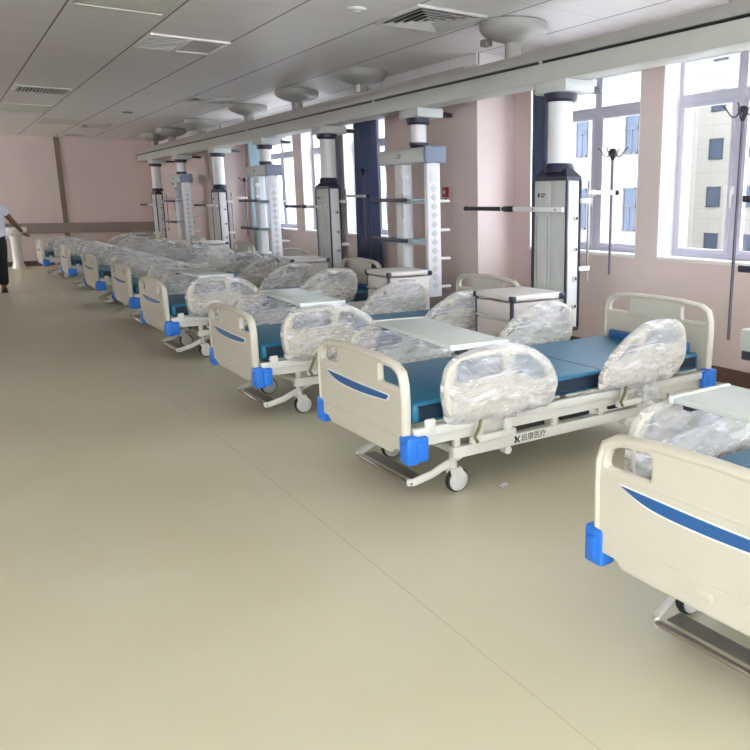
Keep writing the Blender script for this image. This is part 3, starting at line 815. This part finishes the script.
    obj('lift_motor', MB().box((.70, .15, .27), (1.2, .23, .34), .01).cyl((1.19, .19, .305), (1.6, .19, .305), .018), 'black', t)
    for xa, xb in ((.58, .90), (1.02, 1.24), (1.4, 1.8)): obj('cable_tray', MB().box((xa, -.425, .29), (xb, -.40, .33), .006), 'black', t)
    lk = MB()
    for s in (-1, 1):
        lk.box((-.22, -.02, -.014), (.22, .02, .014), .006, mx=Matrix.Translation((.62, s * .36, .315)) @ Matrix.Rotation(-.30, 4, 'Y'))
        lk.box((-.22, -.02, -.014), (.22, .02, .014), .006, mx=Matrix.Translation((1.60, s * .36, .315)) @ Matrix.Rotation(.30, 4, 'Y'))
    obj('lift_arm', lk, 'frame', t)
    # casters
    for x in (.34, LEN - .36):
        for s in (-1, 1):
            cb = MB().cyl((0, 0, .135), (0, 0, .235), .022, n=16)
            cb.mesh(plate([fillet([(-.035, .14, .01), (.035, .14, .01), (.058, .10, .02), (.05, .06, .02), (.005, .05, .01), (-.02, .09, .02)])], .003, .002), Matrix.Translation((0, -.024, 0)) @ XZ)
            cb.mesh(plate([fillet([(-.035, .14, .01), (.035, .14, .01), (.058, .10, .02), (.05, .06, .02), (.005, .05, .01), (-.02, .09, .02)])], .003, .002), Matrix.Translation((0, .024, 0)) @ XZ)
            cb.box((-.03, -.026, .128), (.04, .026, .142), .004)
            co = obj('caster', cb, 'frame', t); co.location = (x, s * .35, 0)
            wz = Matrix.Translation((.022, 0, .066))
            wm = MB().lathe([(.050, -.019), (.062, -.017), (.066, -.008), (.066, .008), (.062, .017), (.050, .019)], axis='Y', n=32, mx=wz)
            wh = obj('wheel', wm, 'tyre', co)
            hm = MB().lathe([(.001, -.030), (.02, -.0305), (.050, -.027), (.056, -.022), (.056, .022), (.050, .027), (.02, .0305), (.001, .030)], axis='Y', n=28, mx=wz)
            obj('hub_cap', hm, 'hub', co)
    # foot brake bar
    p = [(.46, -.36, .235), (.38, -.35, .195), (.23, -.325, .118), (.125, -.305, .088), (.105, -.28, .084), (.105, .28, .084), (.125, .305, .088), (.23, .325, .118), (.38, .35, .195), (.46, .36, .235)]
    bb = MB().tube([Vector(q) for q in p[3:7]], .012, 10)
    obj('brake_bar', bb, 'chrome', t)
    for s in (0, 1):
        q = p[:5] if s == 0 else p[5:]
        obj('brake_arm', MB().tube(q, .015, 8, flat=(.012, .022)), 'frame', t)
    obj('tread_plate', MB().box((.14, -.27, .084), (.21, .27, .091), .003, mx=Matrix.Rotation(-.0, 4, 'Y')), 'steel', t)
    # side rails with plastic wrap
    specs = (('foot', .17, RAIL_FOOT, HOLE_F, .435), ('head', 1.20, RAIL_HEAD, HOLE_H, .455))
    for kind, x, out, hole, z in specs:
        for s in (-1, 1):
            r = obj('side_rail', rail_meshes(out, hole), 'abs', t); r.location = (x, s * .515, z)
            tail = None
            if kind == 'head' and s < 0: tail = (.40, .03, .10, .17)
            if kind == 'foot' and s < 0: tail = (.42, .04, .09, .06)
            wr = obj('plastic_wrap', wrap_mesh(out, (2 if kind == 'foot' else 5) + s, tail=tail), 'wrap', r)
            br = MB()
            for dx in (.22, .40):
                br.box((dx - .02, -.012, -.10), (dx + .02, .012, .04), .005)
            br.box((.17, -.016, -.125), (.45, .016, -.09), .005)
            obj('rail_bracket', br, 'frame', r)
            lv = MB().tube([(.22, -.02 * 1, .0), (.20, -.03, -.04), (.18, -.02, -.09), (.20, -.015, -.12)], .009, 8)
            obj('release_lever', lv, 'leaflet', r)
    return t

bed0 = make_bed()
BEDS = [(1.73, 1.33, 0.02, 'nearest hospital bed, only its cream footboard and pale board within view'),
        (1.68, 3.57, 0.02, 'second hospital bed from the camera, whole in view before the window pier'),
        (1.62, 5.53, 0.01, 'third hospital bed from the camera, cream cabinet standing by its headboard'),
        (1.63, 8.06, 0.02, 'fourth hospital bed from the camera, beside the dark-topped cabinet'),
        (1.74, 10.28, 0.015, 'fifth hospital bed from the camera, its footboard half hidden by the fourth'),
        (1.74, 12.60, 0.01, 'sixth hospital bed from the camera, blue bumper showing at the aisle'),
        (1.74, 15.3, 0.0, 'seventh hospital bed from the camera, next to last of the row'),
        (1.62, 17.95, 0.0, 'farthest hospital bed, last of the row before the pink end wall')]
for i, (x, y, a, lb) in enumerate(BEDS):
    o = bed0 if i == 0 else copy_tree(bed0)
    o.location = (x, y, 0); o.rotation_euler = (0, 0, a); o['label'] = lb; o['group'] = 'hospital beds in the ward row'

# overbed boards lying across the side rails
def make_board():
    t = thing('overbed_board', '', 'table board')
    obj('board_top', MB().box((-.165, -.46, 0), (.165, .46, .022), .006), 'board', t)
    for s in (-1, 1):
        obj('edge_strip', MB().box((-.168, s * .468 - .012, -.004), (.168, s * .468 + .012, .026), .006), 'board', t)
    for s in (-1, 1):
        for x in (-.12, .06):
            obj('hook_clip', MB().box((x, s * .44 - .03, -.03), (x + .06, s * .44 + .012, .0), .006), 'navy', t)
    return t
bd = make_board()
BOARDS = [(0, .505, 0, 'pale overbed board across the rails of the nearest bed'),
          (1, .465, -.08, 'pale grey overbed board across the rails of the second bed'),
          (2, .525, -.05, 'pale overbed board with dark clips across the rails of the third bed'),
          (3, .47, .02, 'overbed board across the wrapped rails of the fourth bed')]
for j, (i, lx, da, lb) in enumerate(BOARDS):
    o = bd if j == 0 else copy_tree(bd)
    x, y, a, _ = BEDS[i]
    o.location = (x + lx * math.cos(a), y + lx * math.sin(a), .785); o.rotation_euler = (0, 0, a + da)
    o['label'] = lb; o['group'] = 'boards laid over bed rails'

# bedside cabinets
def make_cabinet():
    t = thing('bedside_cabinet', '', 'cabinet')
    w, d, h = .46, .48, .83     # x, y, z
    obj('carcass', MB().box((-w / 2 + .01, -d / 2 + .01, .08), (w / 2, d / 2 - .01, h - .06), .008), 'cabinet', t)
    obj('cabinet_top', MB().box((-w / 2 - .01, -d / 2 - .01, h - .045), (w / 2 + .01, d / 2 + .01, h), .014, 3), 'cabinet', t)
    for sx in (-1, 1):
        for sy in (-1, 1):
            obj('corner_guard', MB().box((sx * (w / 2) - .03, sy * (d / 2) - .03, h - .052), (sx * (w / 2) + .016, sy * (d / 2) + .016, h - .004) if sx > 0 else (sx * (w / 2) + .03, sy * (d / 2) + .016, h - .004), .012) if sx > 0 else
                MB().box((-w / 2 - .016, sy * (d / 2) - (.03 if sy > 0 else .016), h - .052), (-w / 2 + .03, sy * (d / 2) + (.016 if sy > 0 else .03), h - .004), .012), 'navy', t)
    for sy in (-1, 1):
        obj('side_trim', MB().box((-w / 2 - .004, sy * (d / 2 - .014) - .012, .10), (-w / 2 + .02, sy * (d / 2 - .014) + .012, h - .05), .005), 'navy', t)
    dr = obj('drawer', MB().box((-w / 2 - .006, -d / 2 + .03, h - .17), (-w / 2 + .012, d / 2 - .03, h - .06), .006), 'cabinet', t)
    obj('drawer_handle', MB().box((-w / 2 - .016, -d / 2 + .03, h - .185), (-w / 2 + .006, d / 2 - .03, h - .17), .004), 'white', dr)
    do = obj('door', MB().box((-w / 2 - .006, -d / 2 + .03, .12), (-w / 2 + .012, d / 2 - .03, h - .20), .006), 'cabinet', t)
    obj('door_handle', MB().box((-w / 2 - .02, -d / 2 + .05, .42), (-w / 2 - .004, -d / 2 + .07, .52), .004), 'navy', do)
    for sx in (-1, 1):
        for sy in (-1, 1):
            obj('caster', MB().cyl((sx * .18, sy * .19 - .012, .03), (sx * .18, sy * .19 + .012, .03), .03, n=16).cyl((sx * .18, sy * .19, .05), (sx * .18, sy * .19, .085), .01, n=10), 'tyre', t)
    return t
cb = make_cabinet()
CABS = [(3.53, 4.66, .0, 'cream bedside cabinet with dark corners in front of the nearest gas column'),
        (3.60, 9.13, .0, 'bedside cabinet with dark corners in front of the second gas column'),
        (3.70, 6.88, .0, 'bedside cabinet half hidden by wraps in front of the near shelf pendant'),
        (3.80, 13.85, .0, 'pale-topped bedside cabinet in front of the third gas column'),
        (3.70, 18.75, .0, 'farthest bedside cabinet, in front of the last gas column')]
for j, (x, y, a, lb) in enumerate(CABS):
    o = cb if j == 0 else copy_tree(cb)
    o.location = (x, y, 0); o.rotation_euler = (0, 0, a); o['label'] = lb; o['group'] = 'bedside cabinets'

# ------------------------------------------------------------------ curtains
def curtain(x, y0, y1, z0, z1, m, label, folds=5, amp=.045):
    mb = MB(); nu = folds * 14; nv = 18; rings = []
    for j in range(nv + 1):
        v = j / nv; row = []
        for i in range(nu + 1):
            u = i / nu
            a = amp * (.75 + .35 * v) * math.sin(2 * PI * folds * u + .5 * math.sin(3 * v + u * 5)) + .012 * noise.noise(Vector((u * 6, v * 2, y0)))
            row.append(mb.bm.verts.new((x + a, y0 + (y1 - y0) * u + .02 * v * math.sin(7 * u), z1 + (z0 - z1) * v)))
        rings.append(row)
    for a, b in zip(rings, rings[1:]):
        for i in range(nu): mb.bm.faces.new((a[i], a[i + 1], b[i + 1], b[i]))
    bmesh.ops.solidify(mb.bm, geom=mb.bm.faces[:], thickness=.004)
    return tag(obj('curtain', mb, m), label, 'curtain')
CZ = 2.93
curtain(5.12, 6.22, 6.48, .04, CZ, 'curtain', 'narrow blue curtain gathered behind the nearest gas column', 5)
curtain(5.10, 10.02, 10.66, .04, CZ, 'curtain', 'long dark blue curtain hanging beside the second gas column pole', 6)
curtain(5.12, 11.42, 11.74, .04, CZ, 'curtain', 'slim blue curtain on the pier behind the second gas column', 3)
curtain(5.14, 14.95, 15.45, .04, CZ, 'teal_curtain', 'pale teal curtain at the far end of the window bay', 4)
rod = MB().cyl((5.12, .2, CZ + .012), (5.12, 6.95, CZ + .012), .012, n=10)
tag(obj('curtain_track', rod, 'white'), 'white curtain track over the near windows', 'curtain track')
rod = MB().cyl((5.11, 9.1, CZ + .012), (5.11, 15.5, CZ + .012), .012, n=10)
tag(obj('curtain_track', rod, 'white'), 'white curtain track over the far windows', 'curtain track')

# fire alarm call point on the column
t = thing('fire_alarm', 'small red fire alarm call point on the brown-shaded wall column', 'fire alarm', (XC, 7.62, 1.60))
obj('alarm_case', MB().box((-.03, -.055, -.055), (0, .055, .055), .008), 'red', t)
obj('press_plate', MB().box((-.034, -.018, -.018), (-.029, .018, .018), .003), 'hub', t)
obj('lower_lamp', MB().box((-.02, -.02, -.10), (0, .02, -.065), .006), 'red', t)

# scrap of plastic on the floor
mb = MB(); rings = []
for j in range(9):
    row = []
    for i in range(9):
        u, v = i / 8 - .5, j / 8 - .5
        row.append(mb.bm.verts.new((u * .07, v * .05, .012 + .02 * abs(noise.noise(Vector((u * 5, v * 5, 2)))) + .05 * u * u)))
    rings.append(row)
for a, b in zip(rings, rings[1:]):
    for i in range(8): mb.bm.faces.new((a[i], a[i + 1], b[i + 1], b[i]))
bmesh.ops.solidify(mb.bm, geom=mb.bm.faces[:], thickness=.002)
zmin = min(v.co.z for v in mb.bm.verts)
for v in mb.bm.verts: v.co.z -= zmin
o = tag(obj('plastic_scrap', mb, 'wrap'), 'tiny crumpled scrap of clear plastic on the floor by the caster', 'litter'); o.location = (2.27, 3.13, 0)

# ------------------------------------------------------------------ wash basin
t = thing('wash_basin', 'white pedestal wash basin standing by the far wall beside the person', 'wash basin', (1.42, 20.9, 0))
obj('pedestal', MB().lathe([(.001, 0), (.15, 0), (.145, .03), (.11, .12), (.10, .45), (.11, .68), (.15, .76)]), 'ceramic', t)
obj('bowl', MB().lathe([(.10, .72), (.20, .76), (.25, .83), (.265, .90), (.262, .925), (.245, .925), (.22, .86), (.12, .80), (.001, .79)]), 'ceramic', t)
tp = obj('tap', MB().tube([(-.05, .20, .90), (-.05, .20, 1.02), (-.05, .17, 1.06), (-.05, .10, 1.06), (-.05, .07, 1.03)], .012, 8), 'chrome', t)
obj('tap_lever', MB().box((-.07, .19, 1.06), (-.03, .26, 1.075), .004), 'chrome', tp)

# ------------------------------------------------------------------ person
def skin_obj(name, verts, edges, m, parent, sub=2, root=0):
    me = bpy.data.meshes.new(name); me.from_pydata([v[:3] for v in verts], edges, [])
    o = bpy.data.objects.new(name, me); C.objects.link(o)
    md = o.modifiers.new('Skin', 'SKIN'); md.use_smooth_shade = True
    sd = o.modifiers.new('Sub', 'SUBSURF'); sd.levels = sub; sd.render_levels = sub
    for i, v in enumerate(verts):
        r = v[3] if isinstance(v[3], tuple) else (v[3], v[3])
        me.skin_vertices[0].data[i].radius = r; me.skin_vertices[0].data[i].use_root = (i == root)
    dg = bpy.context.evaluated_depsgraph_get(); dg.update()
    m2 = bpy.data.meshes.new_from_object(o.evaluated_get(dg), depsgraph=dg); m2.name = name
    bpy.data.objects.remove(o)
    for p in m2.polygons: p.use_smooth = True
    m2.materials.clear(); m2.materials.append(M[m])
    o = bpy.data.objects.new(name, m2); C.objects.link(o); o.parent = parent
    return o
# local: x to the camera's right, y away; figure seen from behind and the side, reaching towards the basin
pt = thing('person', 'person in white short-sleeved shirt and black trousers, one arm reaching towards the wash basin', 'person', (.735, 15.35, 0))
HN = Vector((.55, .18, .93))
V = [(0, 0, .93, (.145, .105)), (0, 0, 1.10, (.135, .095)), (0, .01, 1.27, (.155, .10)), (0, .01, 1.38, (.12, .085)), (0, .015, 1.46, .055),
     (0, .02, 1.53, .058), (0, .03, 1.62, (.078, .095)), (0, .02, 1.70, (.07, .085)),
     (.17, .01, 1.37, .062), (.29, .06, 1.20, .047), (.41, .13, 1.03, .034), (.44, .15, .99, .03),
     (-.17, .01, 1.37, .062), (-.23, .0, 1.12, .046), (-.22, .07, .90, .033), (-.22, .09, .85, .03),
     (.08, 0, .86, .088), (.065, .01, .50, .062), (.055, -.02, .10, .042), (.06, .06, .045, .042), (.065, .15, .035, .034),
     (-.09, 0, .86, .088), (-.11, .02, .50, .062), (-.12, -.01, .10, .042), (-.13, .07, .045, .042), (-.135, .16, .035, .034)]
Eg = [(0, 1), (1, 2), (2, 3), (3, 4), (4, 5), (5, 6), (6, 7), (3, 8), (8, 9), (9, 10), (10, 11), (3, 12), (12, 13), (13, 14), (14, 15),
      (0, 16), (16, 17), (17, 18), (18, 19), (19, 20), (0, 21), (21, 22), (22, 23), (23, 24), (24, 25)]
body = skin_obj('body', V, Eg, 'skin', pt)
# fingers (short tapering chains rooted in the palm)
def hand(pos, d, side):
    d = d.normalized(); sd = Vector((side, 0, 0)).cross(d).normalized(); nrm = d.cross(sd)
    vs, es = [(*pos, .028), (*(pos + d * .05), .032)], [(0, 1)]
    for k, (off, ln) in enumerate(((-.024, .068), (-.008, .078), (.008, .073), (.024, .058))):
        b = len(vs); p0 = pos + d * .06 + sd * off
        vs += [(*p0, .0105), (*(p0 + d * ln * .5 + nrm * .004), .0095), (*(p0 + d * ln + nrm * .02), .008)]
        es += [(1, b), (b, b + 1), (b + 1, b + 2)]
    b = len(vs); p0 = pos + d * .015 - sd * .034
    vs += [(*p0, .012), (*(p0 + d * .03 - sd * .02), .0105), (*(p0 + d * .06 - sd * .024 + nrm * .01), .009)]
    es += [(0, b), (b, b + 1), (b + 1, b + 2)]
    return vs, es
for pos, d, sd in ((Vector((.44, .15, .99)), Vector((.5, .3, -.45)), 1), (Vector((-.22, .09, .85)), Vector((.02, .15, -1)), -1)):
    vs, es = hand(pos, d, sd); skin_obj('hand', vs, es, 'skin', pt)
sh = [(0, 0, .76, (.215, .14)), (0, 0, 1.02, (.205, .13)), (0, .01, 1.25, (.205, .125)), (0, .01, 1.38, (.135, .10)), (0, .012, 1.43, (.075, .07)), (.17, .01, 1.375, .080), (.255, .045, 1.26, .072), (-.17, .01, 1.375, .078), (-.215, .005, 1.22, .068)]
skin_obj('shirt', sh, [(0, 1), (1, 2), (2, 3), (3, 4), (3, 5), (5, 6), (3, 7), (7, 8)], 'shirt', pt)
tr = [(0, 0, 1.03, (.165, .115)), (.085, 0, .85, .118), (.07, .01, .50, .092), (.06, -.01, .11, .080), (-.09, 0, .85, .115), (-.115, .02, .50, .082), (-.125, 0, .11, .070)]
skin_obj('trousers', tr, [(0, 1), (1, 2), (2, 3), (0, 4), (4, 5), (5, 6)], 'trouser', pt)
for x in (.06, -.13):
    s = MB(); s.lathe([(.001, 0), (.048, 0), (.052, .012), (.05, .04), (.044, .075), (.001, .09)], n=20, mx=Matrix.Translation((x, .06, 0)) @ Matrix.Diagonal((1, 2.6, 1, 1)))
    so = obj('shoe', s, 'black', pt)
hm = MB(); bmesh.ops.create_uvsphere(hm.bm, u_segments=24, v_segments=16, radius=1, matrix=Matrix.Translation((0, .005, 1.665)) @ Matrix.Diagonal((.094, .112, .108, 1)))
bmesh.ops.delete(hm.bm, geom=[v for v in hm.bm.verts if v.co.z < 1.60 or (v.co.y > .075 and v.co.z < 1.70)], context='VERTS')
obj('hair', hm, 'hair', pt)
for s in (-1, 1):
    obj('ear', MB().lathe([(.001, -.01), (.018, -.008), (.022, 0), (.018, .008), (.001, .01)], axis='X', n=12, mx=Matrix.Translation((s * .084, .03, 1.615))), 'skin', pt)
    e = obj('eye', MB().lathe([(.001, -.012), (.009, -.009), (.013, 0), (.009, .009), (.001, .012)], axis='Y', n=12, mx=Matrix.Translation((s * .033, .108, 1.635))), 'white', pt)
    obj('pupil', MB().lathe([(.006, 0), (.001, .003)], axis='Y', n=10, mx=Matrix.Translation((s * .033, .119, 1.635))), 'black', e)
obj('nose', MB().poly([(-.014, .11, 1.595), (.014, .11, 1.595), (0, .112, 1.645), (0, .143, 1.598)], [(0, 1, 3), (1, 2, 3), (2, 0, 3), (0, 2, 1)]), 'skin', pt)
obj('mouth', MB().tube([(-.024, .104, 1.562), (0, .114, 1.560), (.024, .104, 1.562)], .006, 8), 'red', pt)
ln = [(.05, -.08, 1.43), (.09, -.04, 1.445), (.09, .06, 1.42), (.06, .12, 1.30), (.02, .135, 1.15)]
obj('lanyard', MB().tube(ln, .004, 6), 'navy', pt)

# ------------------------------------------------------------------ outside
g = struct('ground', MB().box((-20, -60, -8.3), (130, 140, -8)), 'ground')
def building(name, x, y0, y1, z1, m, rows, cols, ww, wh, label, depth=12, split=True, skew=0.0):
    t = thing(name, label, 'building', (x, (y0 + y1) / 2, -8))
    yc = (y0 + y1) / 2
    fp = [(0, y0 - yc), (depth, y0 - yc + depth * skew), (depth, y1 - yc), (0, y1 - yc)]
    b = MB().poly([(px, py, pz) for pz in (0, z1 + 8) for px, py in fp], [(0, 1, 2, 3), (7, 6, 5, 4)] + [(i, (i + 1) % 4, 4 + (i + 1) % 4, 4 + i) for i in range(4)])
    obj('cladding_wall', b, m, t, smooth=False)
    obj('roof_parapet', MB().box((-.25, y0 - yc + depth * skew, z1 + 8), (depth, y1 - yc + .2, z1 + 8.7)), 'roofing', t, smooth=False)
    for yw in cols:
        for zw in rows:
            f = MB(); a, c = yw - ww / 2 - yc, yw + ww / 2 - yc; zl, zh = zw - wh / 2 + 8, zw + wh / 2 + 8
            e = .07
            f.box((-.04, a, zl), (.02, a + e, zh)); f.box((-.04, c - e, zl), (.02, c, zh)); f.box((-.04, a, zl), (.02, c, zl + e)); f.box((-.04, a, zh - e), (.02, c, zh))
            if split: f.box((-.04, a, zl + wh * .55), (.02, c, zl + wh * .55 + e)); f.box((-.04, (a + c) / 2 - .03, zl), (.02, (a + c) / 2 + .03, zl + wh * .55))
            wo = obj('window_frame', f, 'far_frame', t, smooth=False)
            obj('window_glass', MB().box((-.015, a + e, zl + e), (.01, c - e, zh - e)), 'far_glass', wo, smooth=False)
building('apartment_block', 24.0, 23.15, 64, 15.5, 'facade_b', (-2.0, 1.18, 4.36, 7.54, 10.7), [23.85 + 3.1 * k for k in range(12)], .75, 1.8,
         'pale stone-clad building with tall narrow windows outside the bay windows', skew=1.15)
building('office_tower', 46.0, 22, 60, 22, 'facade_a', (-4.7, -1.45, 1.85, 5.2, 8.5, 11.9, 15.2), [24.2 + 3.27 * k for k in range(10)], 1.25, 1.45,
         'cream panelled building with rows of small square windows, farther off beyond the near window', split=False)
